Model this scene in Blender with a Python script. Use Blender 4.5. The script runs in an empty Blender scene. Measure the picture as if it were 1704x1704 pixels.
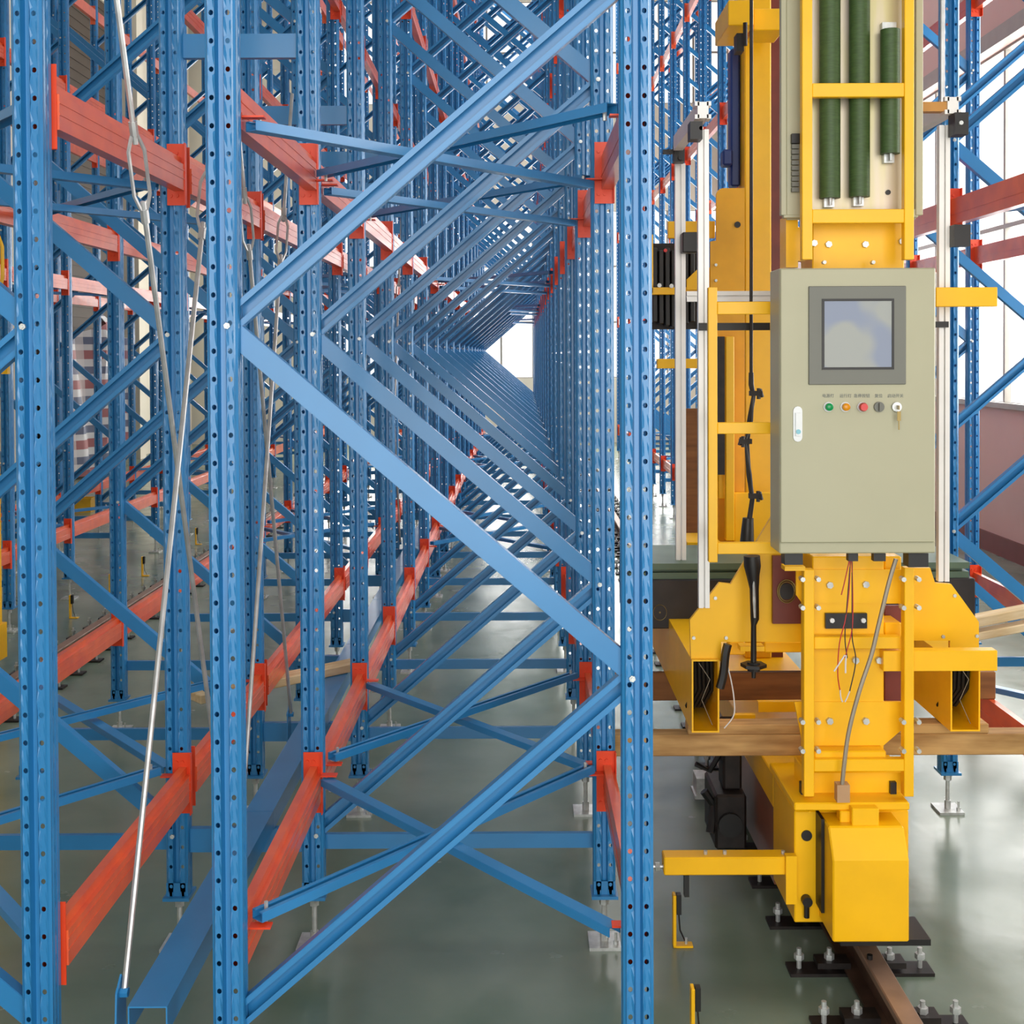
import bpy, bmesh, math, random
from mathutils import Matrix, Vector
random.seed(7)
R = math.radians
SC = bpy.context.scene
COL = SC.collection

# ---------------------------------------------------------------- camera
F = 2000.0                       # focal length in pixels of the 1704 px frame
HC = 2.25                        # eye height
VX, VY = 866.0, 590.0            # where lines along the aisle meet
ROT = Matrix.Rotation(R(89.0), 3, 'X') @ Matrix.Rotation(R(-0.25), 3, 'Z')
_d = ROT.transposed() @ Vector((0, 1, 0))
PPX = VX - F * _d.x / -_d.z
PPY = VY + F * _d.y / -_d.z
cd = bpy.data.cameras.new('camera')
cam = bpy.data.objects.new('camera', cd); COL.objects.link(cam); SC.camera = cam
cam.matrix_world = Matrix.Translation((0, 0, HC)) @ ROT.to_4x4()
cd.sensor_width = 36; cd.lens = 36 * F / 1704
cd.shift_x = (852 - PPX) / 1704
cd.shift_y = (PPY - 852) / 1704
cd.clip_start = 0.05; cd.clip_end = 200

def at(px, py, Y):
    """world X, Z of a pixel at the depth Y"""
    r = ROT @ Vector(((px - PPX) / F, -(py - PPY) / F, -1.0))
    return r.x * Y / r.y, HC + r.z * Y / r.y

# ---------------------------------------------------------------- light
SC.view_settings.view_transform = 'Standard'
SC.view_settings.look = 'None'
SC.view_settings.gamma = 1
SC.view_settings.use_curve_mapping = False
SC.view_settings.exposure = 0.38
w = bpy.data.worlds.new('overcast_sky'); SC.world = w; w.use_nodes = True
bg = w.node_tree.nodes['Background']
bg.inputs[0].default_value = (0.98, 0.985, 0.97, 1); bg.inputs[1].default_value = 1.25

def area(name, loc, rot, sx, sy, power, col=(1, 0.98, 0.94)):
    l = bpy.data.lights.new(name, 'AREA'); l.shape = 'RECTANGLE'; l.size = sx; l.size_y = sy
    l.energy = power; l.color = col
    o = bpy.data.objects.new(name, l); o.location = loc; o.rotation_euler = rot; COL.objects.link(o)
    return o
area('end_window_daylight', (0.2, 31.6, 5.0), (R(-90), 0, 0), 11.5, 7.5, 2500, (1, 0.985, 0.95))
area('side_window_daylight', (6.0, 14, 3.8), (0, R(90), 0), 4.4, 26, 1900, (1, 0.985, 0.95))
area('front_fill', (0.6, -2.45, 3.0), (R(90), 0, 0), 6.6, 4.8, 235, (1, 0.985, 0.95))  # added fill from behind the camera, brightest on the nearest frames
area('top_fill_front', (-1.5, 6, 11.3), (0, 0, 0), 9, 3, 150)  # overhead fills, this and the next ones, added to brighten floor and racks
area('top_fill_middle', (-1.5, 15, 11.3), (0, 0, 0), 9, 3, 230)
area('top_fill_back', (-1.5, 24, 11.3), (0, 0, 0), 9, 3, 340)

# ---------------------------------------------------------------- materials
def lin(c):
    c = c / 255
    return c / 12.92 if c <= 0.04045 else ((c + 0.055) / 1.055) ** 2.4
def mat(name, rgb, rough=0.4, metal=0.0, spec=0.5, var=0.06, scale=6.0, rgb2=None, coat=0.0, bump=0.0, stretch=(1, 1, 1)):
    m = bpy.data.materials.new(name); m.use_nodes = True
    nt = m.node_tree; b = nt.nodes['Principled BSDF']
    c1 = [lin(v) for v in rgb]
    c2 = [lin(v) for v in rgb2] if rgb2 else [v * (1 - var * 2.5) for v in c1]
    tc = nt.nodes.new('ShaderNodeTexCoord'); mp = nt.nodes.new('ShaderNodeMapping')
    mp.inputs['Scale'].default_value = stretch
    n = nt.nodes.new('ShaderNodeTexNoise'); n.inputs['Scale'].default_value = scale; n.inputs['Detail'].default_value = 3
    r = nt.nodes.new('ShaderNodeValToRGB')
    r.color_ramp.elements[0].position = 0.35; r.color_ramp.elements[1].position = 0.65
    r.color_ramp.elements[0].color = (*c2, 1); r.color_ramp.elements[1].color = (*c1, 1)
    nt.links.new(tc.outputs['Object'], mp.inputs[0]); nt.links.new(mp.outputs[0], n.inputs['Vector'])
    nt.links.new(n.outputs['Fac'], r.inputs[0]); nt.links.new(r.outputs[0], b.inputs['Base Color'])
    b.inputs['Roughness'].default_value = rough; b.inputs['Metallic'].default_value = metal
    b.inputs['Specular IOR Level'].default_value = spec
    b.inputs['Coat Weight'].default_value = coat; b.inputs['Coat Roughness'].default_value = 0.12
    if bump:
        bp = nt.nodes.new('ShaderNodeBump'); bp.inputs['Strength'].default_value = bump
        nt.links.new(n.outputs['Fac'], bp.inputs['Height']); nt.links.new(bp.outputs[0], b.inputs['Normal'])
    return m
BLUE = mat('blue_powder_coat', (42, 126, 184), 0.32, spec=0.55, var=0.03, coat=0.25)
ORANGE = mat('orange_beam_paint', (232, 98, 48), 0.30, spec=0.6, var=0.05, scale=9, rgb2=(216, 86, 50), coat=0.3)
REDOR = mat('orange_red_connector_paint', (232, 66, 18), 0.42, var=0.04)
YELLOW = mat('crane_yellow_paint', (250, 190, 4), 0.42, spec=0.4, var=0.03, coat=0.1)
GALV = mat('galvanised_steel', (205, 208, 206), 0.38, metal=0.55, var=0.1, scale=30)
ROD = mat('zinc_tie_rod', (196, 196, 196), 0.32, metal=0.6, var=0.1, scale=14)
ALU = mat('anodised_aluminium', (226, 224, 220), 0.42, metal=0.25, var=0.03)
STEEL = mat('dark_rail_steel', (96, 72, 58), 0.5, metal=0.3, var=0.2, scale=10)
RAILTOP = mat('brown_rail_head', (158, 128, 108), 0.4, metal=0.35, var=0.1, scale=8)
BLACK = mat('black_rubber', (24, 22, 22), 0.45, var=0.2)
IRON = mat('black_cast_iron', (40, 32, 30), 0.5, metal=0.2, var=0.25, scale=20)
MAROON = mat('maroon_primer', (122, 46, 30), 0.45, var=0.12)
PRIM = mat('brown_primer', (150, 92, 70), 0.35, var=0.1, coat=0.4)
CAB = mat('beige_grey_cabinet_paint', (174, 171, 142), 0.45, var=0.01)
CABSIDE = CAB
BEZEL = mat('grey_panel_plastic', (112, 113, 104), 0.5, var=0.02)
WHITE = mat('white_plastic', (225, 228, 228), 0.35, var=0.02)
GREENC = mat('green_resistor_ceramic', (66, 92, 46), 0.55, var=0.12, scale=40, stretch=(1, 1, 6), bump=0.3)
ZINCY = mat('yellow_zinc_backplate', (206, 192, 176), 0.4, metal=0.35, rgb2=(196, 186, 140), scale=3, stretch=(6, 1, 0.7))
FORK = mat('black_fork_steel', (38, 32, 32), 0.5, var=0.2, scale=12)
FORKG = mat('grey_green_fork_top', (86, 108, 88), 0.45, var=0.08)
WOOD = mat('sawn_timber', (190, 152, 96), 0.75, rgb2=(150, 112, 64), scale=4, stretch=(1, 6, 6), bump=0.15)
WOODL = mat('pale_timber', (226, 204, 164), 0.75, rgb2=(200, 172, 126), scale=4, stretch=(1, 6, 6), bump=0.1)
WOODD = mat('brown_board', (150, 100, 56), 0.7, rgb2=(122, 78, 42), scale=3, stretch=(1, 8, 8), bump=0.1)
CREAM = mat('cream_wall_paint', (220, 214, 196), 0.8, var=0.02, scale=1)
PINKW = mat('pinkish_wall_paint', (204, 168, 158), 0.6, var=0.03, scale=1)
BROWN = mat('brown_roller_door', (66, 54, 42), 0.7, var=0.05, scale=1)
SKIRT = mat('maroon_skirting', (116, 62, 58), 0.6, var=0.04)
MULL = mat('grey_window_metal', (150, 146, 138), 0.5, var=0.03)
ROOF = mat('light_roof_sheet', (186, 188, 190), 0.7, var=0.03)
WIRER = mat('red_wire', (190, 20, 20), 0.4); WIREW = mat('white_wire', (220, 215, 210), 0.4)
WIREG = mat('grey_conduit', (150, 140, 122), 0.4, metal=0.2)
GRN = mat('green_lamp', (10, 150, 80), 0.25); AMB = mat('amber_lamp', (230, 150, 10), 0.25); RED = mat('red_button', (215, 30, 22), 0.3)
DKBLUE = mat('navy_motor_paint', (24, 52, 120), 0.4)
BRASS = mat('brass_key', (140, 120, 70), 0.35, metal=0.6)
INK = mat('grey_ink', (112, 118, 116), 0.6)
YCRATE = mat('yellow_crate_plastic', (220, 170, 30), 0.5)

def floor_mat():
    m = bpy.data.materials.new('green_grey_epoxy_floor'); m.use_nodes = True
    nt = m.node_tree; b = nt.nodes['Principled BSDF']
    tc = nt.nodes.new('ShaderNodeTexCoord')
    n = nt.nodes.new('ShaderNodeTexNoise'); n.inputs['Scale'].default_value = 1.1; n.inputs['Detail'].default_value = 5
    r = nt.nodes.new('ShaderNodeValToRGB')
    r.color_ramp.elements[0].position = 0.3; r.color_ramp.elements[1].position = 0.7
    r.color_ramp.elements[0].color = (lin(92), lin(112), lin(94), 1); r.color_ramp.elements[1].color = (lin(132), lin(144), lin(128), 1)
    n2 = nt.nodes.new('ShaderNodeTexNoise'); n2.inputs['Scale'].default_value = 3.5; n2.inputs['Detail'].default_value = 6
    r2 = nt.nodes.new('ShaderNodeMapRange'); r2.inputs[3].default_value = 0.12; r2.inputs[4].default_value = 0.34
    bp = nt.nodes.new('ShaderNodeBump'); bp.inputs['Strength'].default_value = 0.06; bp.inputs['Distance'].default_value = 0.05
    nt.links.new(tc.outputs['Object'], n.inputs['Vector']); nt.links.new(n.outputs['Fac'], r.inputs[0])
    nt.links.new(r.outputs[0], b.inputs['Base Color'])
    nt.links.new(tc.outputs['Object'], n2.inputs['Vector']); nt.links.new(n2.outputs['Fac'], r2.inputs[0])
    nt.links.new(r2.outputs[0], b.inputs['Roughness'])
    nt.links.new(n2.outputs['Fac'], bp.inputs['Height']); nt.links.new(bp.outputs[0], b.inputs['Normal'])
    b.inputs['Specular IOR Level'].default_value = 0.7
    return m
FLOOR = floor_mat()

def glass_mat():
    m = bpy.data.materials.new('window_glass'); m.use_nodes = True
    nt = m.node_tree; nt.nodes.clear()
    o = nt.nodes.new('ShaderNodeOutputMaterial'); t = nt.nodes.new('ShaderNodeBsdfTransparent')
    g = nt.nodes.new('ShaderNodeBsdfGlossy'); g.inputs['Roughness'].default_value = 0.05
    x = nt.nodes.new('ShaderNodeMixShader'); x.inputs[0].default_value = 0.08
    nt.links.new(t.outputs[0], x.inputs[1]); nt.links.new(g.outputs[0], x.inputs[2]); nt.links.new(x.outputs[0], o.inputs[0])
    return m
GLASS = glass_mat()

def tarp_mat():
    m = bpy.data.materials.new('striped_woven_tarp'); m.use_nodes = True
    nt = m.node_tree; b = nt.nodes['Principled BSDF']; b.inputs['Roughness'].default_value = 0.6
    tc = nt.nodes.new('ShaderNodeTexCoord'); sp = nt.nodes.new('ShaderNodeSeparateXYZ')
    nt.links.new(tc.outputs['Object'], sp.inputs[0])
    def band(sock, period, lo, hi):
        a = nt.nodes.new('ShaderNodeMath'); a.operation = 'DIVIDE'; a.inputs[1].default_value = period
        f = nt.nodes.new('ShaderNodeMath'); f.operation = 'FRACT'
        g = nt.nodes.new('ShaderNodeMath'); g.operation = 'GREATER_THAN'; g.inputs[1].default_value = lo
        l = nt.nodes.new('ShaderNodeMath'); l.operation = 'LESS_THAN'; l.inputs[1].default_value = hi
        mu = nt.nodes.new('ShaderNodeMath'); mu.operation = 'MULTIPLY'
        nt.links.new(sock, a.inputs[0]); nt.links.new(a.outputs[0], f.inputs[0])
        nt.links.new(f.outputs[0], g.inputs[0]); nt.links.new(f.outputs[0], l.inputs[0])
        nt.links.new(g.outputs[0], mu.inputs[0]); nt.links.new(l.outputs[0], mu.inputs[1])
        return mu.outputs[0]
    cur = None
    prev = (lin(205), lin(205), lin(205), 1)
    for sock, lo, hi, col, k in ((sp.outputs[2], 0.0, 0.3, (150, 60, 62), 0.85), (sp.outputs[2], 0.5, 0.75, (60, 76, 112), 0.85), (sp.outputs[0], 0.0, 0.28, (230, 225, 220), 0.55), (sp.outputs[0], 0.5, 0.62, (70, 80, 110), 0.4)):
        s = band(sock, 0.55, lo, hi)
        mm = nt.nodes.new('ShaderNodeMath'); mm.operation = 'MULTIPLY'; mm.inputs[1].default_value = k
        nt.links.new(s, mm.inputs[0])
        mx = nt.nodes.new('ShaderNodeMixRGB')
        if cur is None: mx.inputs[1].default_value = prev
        else: nt.links.new(cur, mx.inputs[1])
        mx.inputs[2].default_value = (*[lin(v) for v in col], 1)
        nt.links.new(mm.outputs[0], mx.inputs[0]); cur = mx.outputs[0]
    nt.links.new(cur, b.inputs['Base Color'])
    return m
TARP = tarp_mat()

def screen_mat():
    m = bpy.data.materials.new('touch_screen_under_film'); m.use_nodes = True
    nt = m.node_tree; b = nt.nodes['Principled BSDF']
    tc = nt.nodes.new('ShaderNodeTexCoord')
    n = nt.nodes.new('ShaderNodeTexNoise'); n.inputs['Scale'].default_value = 6; n.inputs['Detail'].default_value = 1
    r = nt.nodes.new('ShaderNodeValToRGB'); r.color_ramp.interpolation = 'EASE'
    r.color_ramp.elements[0].position = 0.44; r.color_ramp.elements[1].position = 0.56
    r.color_ramp.elements[0].color = (lin(106), lin(118), lin(142), 1); r.color_ramp.elements[1].color = (lin(136), lin(140), lin(134), 1)
    nt.links.new(tc.outputs['Object'], n.inputs['Vector']); nt.links.new(n.outputs['Fac'], r.inputs[0]); nt.links.new(r.outputs[0], b.inputs['Base Color'])
    b.inputs['Roughness'].default_value = 0.12
    return m
SCREEN = screen_mat()

# ---------------------------------------------------------------- mesh helpers
class M:
    def __init__(s): s.v = []; s.f = []
    def poly(s, pts):
        b = len(s.v); s.v += [tuple(p) for p in pts]; s.f.append(tuple(range(b, b + len(pts)))); return s
    def box(s, x0, x1, y0, y1, z0, z1):
        if x0 > x1: x0, x1 = x1, x0
        if y0 > y1: y0, y1 = y1, y0
        if z0 > z1: z0, z1 = z1, z0
        b = len(s.v)
        s.v += [(x0, y0, z0), (x1, y0, z0), (x1, y1, z0), (x0, y1, z0), (x0, y0, z1), (x1, y0, z1), (x1, y1, z1), (x0, y1, z1)]
        s.f += [tuple(b + i for i in q) for q in ((0, 3, 2, 1), (4, 5, 6, 7), (0, 1, 5, 4), (1, 2, 6, 5), (2, 3, 7, 6), (3, 0, 4, 7))]
        return s
    def prism(s, pts, axis, a, b_):
        """closed outline pts (2D) extruded along the axis from a to b_"""
        def p(u, v, t): return {'x': (t, u, v), 'y': (u, t, v), 'z': (u, v, t)}[axis]
        n = len(pts); b = len(s.v)
        s.v += [p(u, v, a) for u, v in pts] + [p(u, v, b_) for u, v in pts]
        s.f.append(tuple(range(b, b + n))); s.f.append(tuple(range(b + 2 * n - 1, b + n - 1, -1)))
        s.f += [(b + i, b + n + i, b + n + (i + 1) % n, b + (i + 1) % n) for i in range(n)]
        return s
    def tube(s, pts, r, n=8, caps=True):
        pts = [Vector(p) for p in pts]; b = len(s.v); up = None
        for i, p in enumerate(pts):
            d = (pts[min(i + 1, len(pts) - 1)] - pts[max(i - 1, 0)]).normalized()
            if up is None:
                up = d.orthogonal().normalized()
            up = (up - d * up.dot(d)).normalized(); q = d.cross(up)
            rr = r[i] if isinstance(r, (list, tuple)) else r
            for k in range(n):
                a = 2 * math.pi * k / n
                s.v.append(tuple(p + up * math.cos(a) * rr + q * math.sin(a) * rr))
        for i in range(len(pts) - 1):
            for k in range(n):
                s.f.append((b + i * n + k, b + i * n + (k + 1) % n, b + (i + 1) * n + (k + 1) % n, b + (i + 1) * n + k))
        if caps:
            s.f.append(tuple(b + k for k in range(n - 1, -1, -1))); e = b + (len(pts) - 1) * n
            s.f.append(tuple(e + k for k in range(n)))
        return s
    def frame(s, x0, x1, y0, y1, z0, z1, t):
        """open tube along y with walls t"""
        s.box(x0, x0 + t, y0, y1, z0, z1).box(x1 - t, x1, y0, y1, z0, z1)
        s.box(x0 + t, x1 - t, y0, y1, z1 - t, z1).box(x0 + t, x1 - t, y0, y1, z0, z0 + t)
        return s
    def bar(s, a, b_, wdt, dep, nrm=(0, 1, 0)):
        """rectangular bar from a to b_; width across, depth along nrm"""
        a = Vector(a); b_ = Vector(b_); d = (b_ - a).normalized(); n = Vector(nrm); n = (n - d * n.dot(d)).normalized()
        c = d.cross(n) * wdt / 2; n = n * dep / 2; b = len(s.v)
        for e in (a, b_):
            s.v += [tuple(e - c - n), tuple(e + c - n), tuple(e + c + n), tuple(e - c + n)]
        s.f += [tuple(b + i for i in q) for q in ((0, 1, 2, 3), (7, 6, 5, 4), (0, 4, 5, 1), (1, 5, 6, 2), (2, 6, 7, 3), (3, 7, 4, 0))]
        return s
    def mesh(s, name, m, smooth=False, bevel=0.0, solid=0.0):
        me = bpy.data.meshes.new(name); me.from_pydata(s.v, [], s.f); me.materials.append(m)
        bm = bmesh.new(); bm.from_mesh(me)
        if solid:
            bmesh.ops.remove_doubles(bm, verts=bm.verts, dist=1e-5)
            bmesh.ops.recalc_face_normals(bm, faces=bm.faces)
            bmesh.ops.solidify(bm, geom=bm.faces[:], thickness=solid)
        else:
            bmesh.ops.recalc_face_normals(bm, faces=bm.faces)
        if bevel:
            ed = [e for e in bm.edges if len(e.link_faces) == 2 and e.calc_face_angle(0) > 0.8]
            bmesh.ops.bevel(bm, geom=ed, offset=bevel, segments=1, affect='EDGES')
        bm.to_mesh(me); bm.free()
        if smooth:
            for p in me.polygons: p.use_smooth = True
            try: me.set_sharp_from_angle(angle=R(40))
            except Exception: pass
        return me
    def obj(s, name, m, parent=None, smooth=False, bevel=0.0, solid=0.0):
        return link(name, s.mesh(name, m, smooth, bevel, solid), parent)

def link(name, data, parent=None, loc=(0, 0, 0), rot=(0, 0, 0)):
    o = bpy.data.objects.new(name, data); COL.objects.link(o); o.location = loc; o.rotation_euler = rot
    if parent is not None: o.parent = parent
    return o
def tag(o, label, cat, group=None, kind=None):
    o['label'] = label; o['category'] = cat
    if group: o['group'] = group
    if kind: o['kind'] = kind
    return o
def thing(name, label, cat, loc=(0, 0, 0), group=None, rot=(0, 0, 0)):
    return tag(link(name, None, None, loc, rot), label, cat, group)
def struct(name, mb, m, parent=None):
    o = mb.obj(name, m, parent); o['kind'] = 'structure'; return o

ORD = ['nearest', 'second', 'third', 'fourth', 'fifth', 'sixth', 'seventh', 'eighth', 'ninth', 'tenth', 'eleventh', 'twelfth', 'thirteenth', 'fourteenth', 'fifteenth', 'sixteenth', 'seventeenth', 'last']

# ---------------------------------------------------------------- the hall
XL, XR, YB, YE, ZT = -8.6, 5.3, -2.6, 30.6, 11.6
struct('floor', M().box(XL, XR, YB, YE, -0.1, 0), FLOOR)
struct('ceiling', M().box(XL, XR, YB, YE, ZT, ZT + 0.1), ROOF)
struct('wall_front', M().box(XL, -2.8, YB - 0.2, YB, 0, ZT).box(4.0, XR, YB - 0.2, YB, 0, ZT).box(-2.8, 4.0, YB - 0.2, YB, 5.6, ZT), CREAM)  # unseen wall behind the camera, opening shaped around the added front fill
# end wall: sill, band between the two window rows, solid left part
ew = M().box(XL, XR, YE, YE + 0.2, 0, 1.65).box(XL, -5.2, YE, YE + 0.2, 1.65, ZT).box(-5.2, XR, YE, YE + 0.2, 5.9, 8.6).box(-5.2, XR, YE, YE + 0.2, 11.2, ZT)
for x in (-1.55, 1.95): ew.box(x, x + 0.25, YE, YE + 0.2, 1.65, 5.9)
struct('wall_end', ew, CREAM)
wn = 0
def window(x0, x1, z0, z1, nx, nz, wall):
    global wn
    wn += 1
    fr = M(); t = 0.025
    for i in range(nx + 1):
        x = x0 + (x1 - x0) * i / nx
        if wall == 'end': fr.box(x - t, x + t, YE + 0.05, YE + 0.12, z0, z1)
        else: fr.box(XR + 0.05, XR + 0.12, x - t, x + t, z0, z1)
    for i in range(nz + 1):
        z = z0 + (z1 - z0) * i / nz
        if wall == 'end': fr.box(x0, x1, YE + 0.04, YE + 0.11, z - t, z + t)
        else: fr.box(XR + 0.04, XR + 0.11, x0, x1, z - t, z + t)
    o = struct('window_%d' % wn, fr, MULL)
    g = M()
    if wall == 'end': g.box(x0, x1, YE + 0.075, YE + 0.083, z0, z1)
    else: g.box(XR + 0.075, XR + 0.083, x0, x1, z0, z1)
    g.obj('pane', GLASS, o)
window(-5.2, -1.55, 1.65, 5.9, 4, 3, 'end'); window(-1.3, 1.95, 1.65, 5.9, 4, 3, 'end'); window(2.2, XR, 1.65, 5.9, 4, 3, 'end')
window(-5.2, XR, 8.6, 11.2, 12, 2, 'end')
rw = M().box(XR, XR + 0.2, YB, YE, 0, 1.68).box(XR, XR + 0.2, YB, YE, 5.6, ZT)
for y in (9.6, 16.6, 23.6): rw.box(XR, XR + 0.2, y, y + 0.4, 1.68, 5.6)
rw.box(XR, XR + 0.2, YB, 3.0, 1.68, 5.6).box(XR, XR + 0.2, 30, YE, 1.68, 5.6)
struct('wall_right', rw, PINKW)
window(3.0, 9.6, 1.68, 5.6, 6, 2, 'side'); window(10.0, 16.6, 1.68, 5.6, 6, 2, 'side'); window(17.0, 23.6, 1.68, 5.6, 6, 2, 'side'); window(24.0, 30.0, 1.68, 5.6, 5, 2, 'side')
struct('trim_1', M().box(XR - 0.06, XR + 0.02, 3.0, 30, 1.64, 1.70), MULL)
struct('trim_2', M().box(XR - 0.12, XR, YB, YE, 5.6, 5.78), MULL)
struct('baseboard_right', M().box(XR - 0.02, XR, YB, YE, 0, 0.22), SKIRT)
lw = M().box(XL - 0.2, XL, YB, 20.0, 0, ZT).box(XL - 0.2, XL, 26.2, YE, 0, ZT).box(XL - 0.2, XL, 20.0, 26.2, 9.6, ZT)
for y in (9, 14, 19.6, 26.2, 29.9): lw.box(XL, XL + 0.3, y, y + 0.4, 0, ZT)
struct('wall_left', lw, CREAM)
dr = M().box(XL - 0.12, XL - 0.05, 20.0, 26.2, 0, 9.6)
for k in range(48): dr.box(XL - 0.05, XL - 0.035, 20.0, 26.2, k * 0.2 + 0.02, k * 0.2 + 0.17)
struct('door_1', dr, BROWN)

# ---------------------------------------------------------------- racking geometry
D0 = F / 623.0            # depth of the nearest row of frames
DS = 0.41 * D0            # bay length
NR = 18
ROW = [D0 + DS * k for k in range(NR)]
FW = 1.108                # centre to centre of a frame's two posts
ZB, ZTOP = 0.20, 9.95     # lower and upper end of the posts
PITCH = 0.075
RACKS = {                 # x of left post, zigzag starts left at the bottom, first row, name used in labels
    'A': (-0.797, True, 0, 'middle rack'),
    'B': (-2.420, False, 0, 'left rack'),
    'C': (-5.310, True, 4, 'far left rack'),
    'D': (2.092, False, 1, 'right rack beside the windows'),
}
PW, PD, GW = 0.041, 0.066, 0.010    # post half width, depth, groove half width

def perforated(mb, o, u, v, n, hr, hz, sides=8, slot=False):
    """strip at corner o, width vector u, cell height vector v, n cells each with a hole in it"""
    for i in range(n):
        c = o + u * 0.5 + v * (i + 0.5); ul = u.length
        ring = []; out = []
        for k in range(8):
            a = math.pi / 4 * k
            ring.append(c + u.normalized() * (math.cos(a) * hr) + v.normalized() * (math.sin(a) * hz))
        ou = [(0.5, 0), (0.5, 0.5), (0, 0.5), (-0.5, 0.5), (-0.5, 0), (-0.5, -0.5), (0, -0.5), (0.5, -0.5)]
        out = [c + u * p + v * q for p, q in ou]
        b = len(mb.v); mb.v += [tuple(p) for p in ring + out]
        for k in range(8):
            mb.f.append((b + k, b + 8 + k, b + 8 + (k + 1) % 8, b + (k + 1) % 8))
def post_mesh():
    mb = M(); n = int(round((ZTOP - ZB) / PITCH)); V = Vector
    zv = V((0, 0, PITCH)); h = n * PITCH
    def plain(p, q):
        for i in range(n):
            mb.poly([V((*p, ZB)) + zv * i, V((*q, ZB)) + zv * i, V((*q, ZB)) + zv * (i + 1), V((*p, ZB)) + zv * (i + 1)])
    fw = 0.014
    hx = GW + 0.002
    # camera side face: edge | hole strip | groove | hole strip | edge, then the two sides and the back lips
    plain((-PW, 0.008), (-hx - fw - 0.006, 0)); perforated(mb, V((-hx - fw - 0.006, 0, ZB)), V((fw + 0.006, 0, 0)), zv, n, 0.0065, 0.0075)
    plain((-hx, 0), (-GW + 0.002, 0.017)); plain((-GW + 0.002, 0.017), (GW - 0.002, 0.017)); plain((GW - 0.002, 0.017), (hx, 0))
    perforated(mb, V((hx, 0, ZB)), V((fw + 0.006, 0, 0)), zv, n, 0.0065, 0.0075); plain((hx + fw + 0.006, 0), (PW, 0.008))
    for s in (-1, 1):
        plain((s * PW, 0.008), (s * PW, 0.022))
        perforated(mb, V((s * PW, 0.022, ZB)), V((0, 0.022, 0)), zv, n, 0.0022, 0.014)
        plain((s * PW, 0.044), (s * PW, PD)); plain((s * PW, PD), (s * (PW - 0.012), PD))
    return mb.mesh('post', BLUE, solid=0.002)
POST = post_mesh()
BASE = M().box(-0.05, 0.05, -0.02, PD + 0.02, ZB - 0.012, ZB).box(-PW, PW, 0.0, 0.003, ZB, ZB + 0.05).mesh('base_plate', BLUE)
_ft = M().box(-0.06, 0.06, -0.035, 0.1, 0, 0.012).tube([(0, 0.033, 0.012), (0, 0.033, ZB - 0.012)], 0.010, 8).tube([(0, 0.033, 0.012), (0, 0.033, 0.05)], 0.016, 8)
_ft.tube([(0, 0.033, ZB - 0.05), (0, 0.033, ZB - 0.014)], 0.019, 6).tube([(0.042, 0.0, 0.0), (0.042, 0.0, 0.055)], 0.005, 6).tube([(0.042, 0, 0.012), (0.042, 0, 0.024)], 0.010, 6)
FOOT = _ft.mesh('leveling_foot', GALV, smooth=True)

ZZ = 0.95; ZLOW = 0.43
def brace_mesh(up, name):
    """c-channel between the inner sides of the posts; up: rises to the right"""
    mb = M(); W = 0.056; D = 0.034; t = 0.003
    x0, x1 = 0.0, FW
    zz = ZZ - 0.03
    a = Vector((x0 + 0.02, 0, 0.015)) if up else Vector((x0 + 0.02, 0, zz + 0.015)); b = Vector((x1 - 0.02, 0, zz + 0.015)) if up else Vector((x1 - 0.02, 0, 0.015))
    d = (b - a).normalized(); c = Vector((-d.z, 0, d.x))
    y0, y1 = 0.030, 0.030 + D
    web = y1 if up else y0
    mb.bar(a + Vector((0, web, 0)), b + Vector((0, web, 0)), W, t)
    for s in (-1, 1):
        o = c * (W / 2) * s
        mb.bar(a + o + Vector((0, (y0 + y1) / 2, 0)), b + o + Vector((0, (y0 + y1) / 2, 0)), t, D)
        if up:
            o2 = c * (W / 2 - 0.007) * s
            mb.bar(a + o2 + Vector((0, y0, 0)), b + o2 + Vector((0, y0, 0)), 0.014, t)
    return mb.mesh(name, BLUE)
BR_UP = brace_mesh(True, 'brace_up'); BR_DN = brace_mesh(False, 'brace_down')
BOLT = M().tube([(0, -0.008, 0), (0, 0.0, 0)], 0.009, 6).tube([(0, -0.014, 0), (0, 0, 0)], 0.005, 6).mesh('bolt', GALV)
TIE = M().box(0, FW, 0.052, 0.056, -0.028, 0.028).box(0, FW, 0.056, 0.074, 0.024, 0.028).box(0, FW, 0.056, 0.074, -0.028, -0.024).mesh('horizontal_tie', BLUE)

def make_frame(x, y, startleft, label, group):
    r = thing('upright_frame', label, 'rack frame', (x, y, 0), group)
    for k, px in enumerate((0, FW)):
        p = link('post', POST, r, (px, 0, 0))
        link('base_plate', BASE, p); link('leveling_foot', FOOT, p)
    z = ZLOW; up = startleft; i = 0
    while z < ZTOP - 0.2 and i < 10:
        link('brace', BR_UP if up else BR_DN, r, (0, 0, z))
        link('bolt', BOLT, r, (0.015 if up else FW - 0.015, 0, z))
        z += ZZ; up = not up; i += 1
    link('horizontal_tie', TIE, r, (0, 0, 0.385 if y > D0 + 0.1 else 0.35))
    return r
for key, (x, sl, k0, nm) in RACKS.items():
    for k in range(k0, NR):
        o = ORD[k - k0] if k - k0 < 17 else 'last'
        if k == NR - 1: o = 'last'
        make_frame(x, ROW[k], sl, 'blue perforated upright frame with diagonal braces, %s in the %s' % (o, nm), 'blue upright frames of the %s' % nm)

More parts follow.
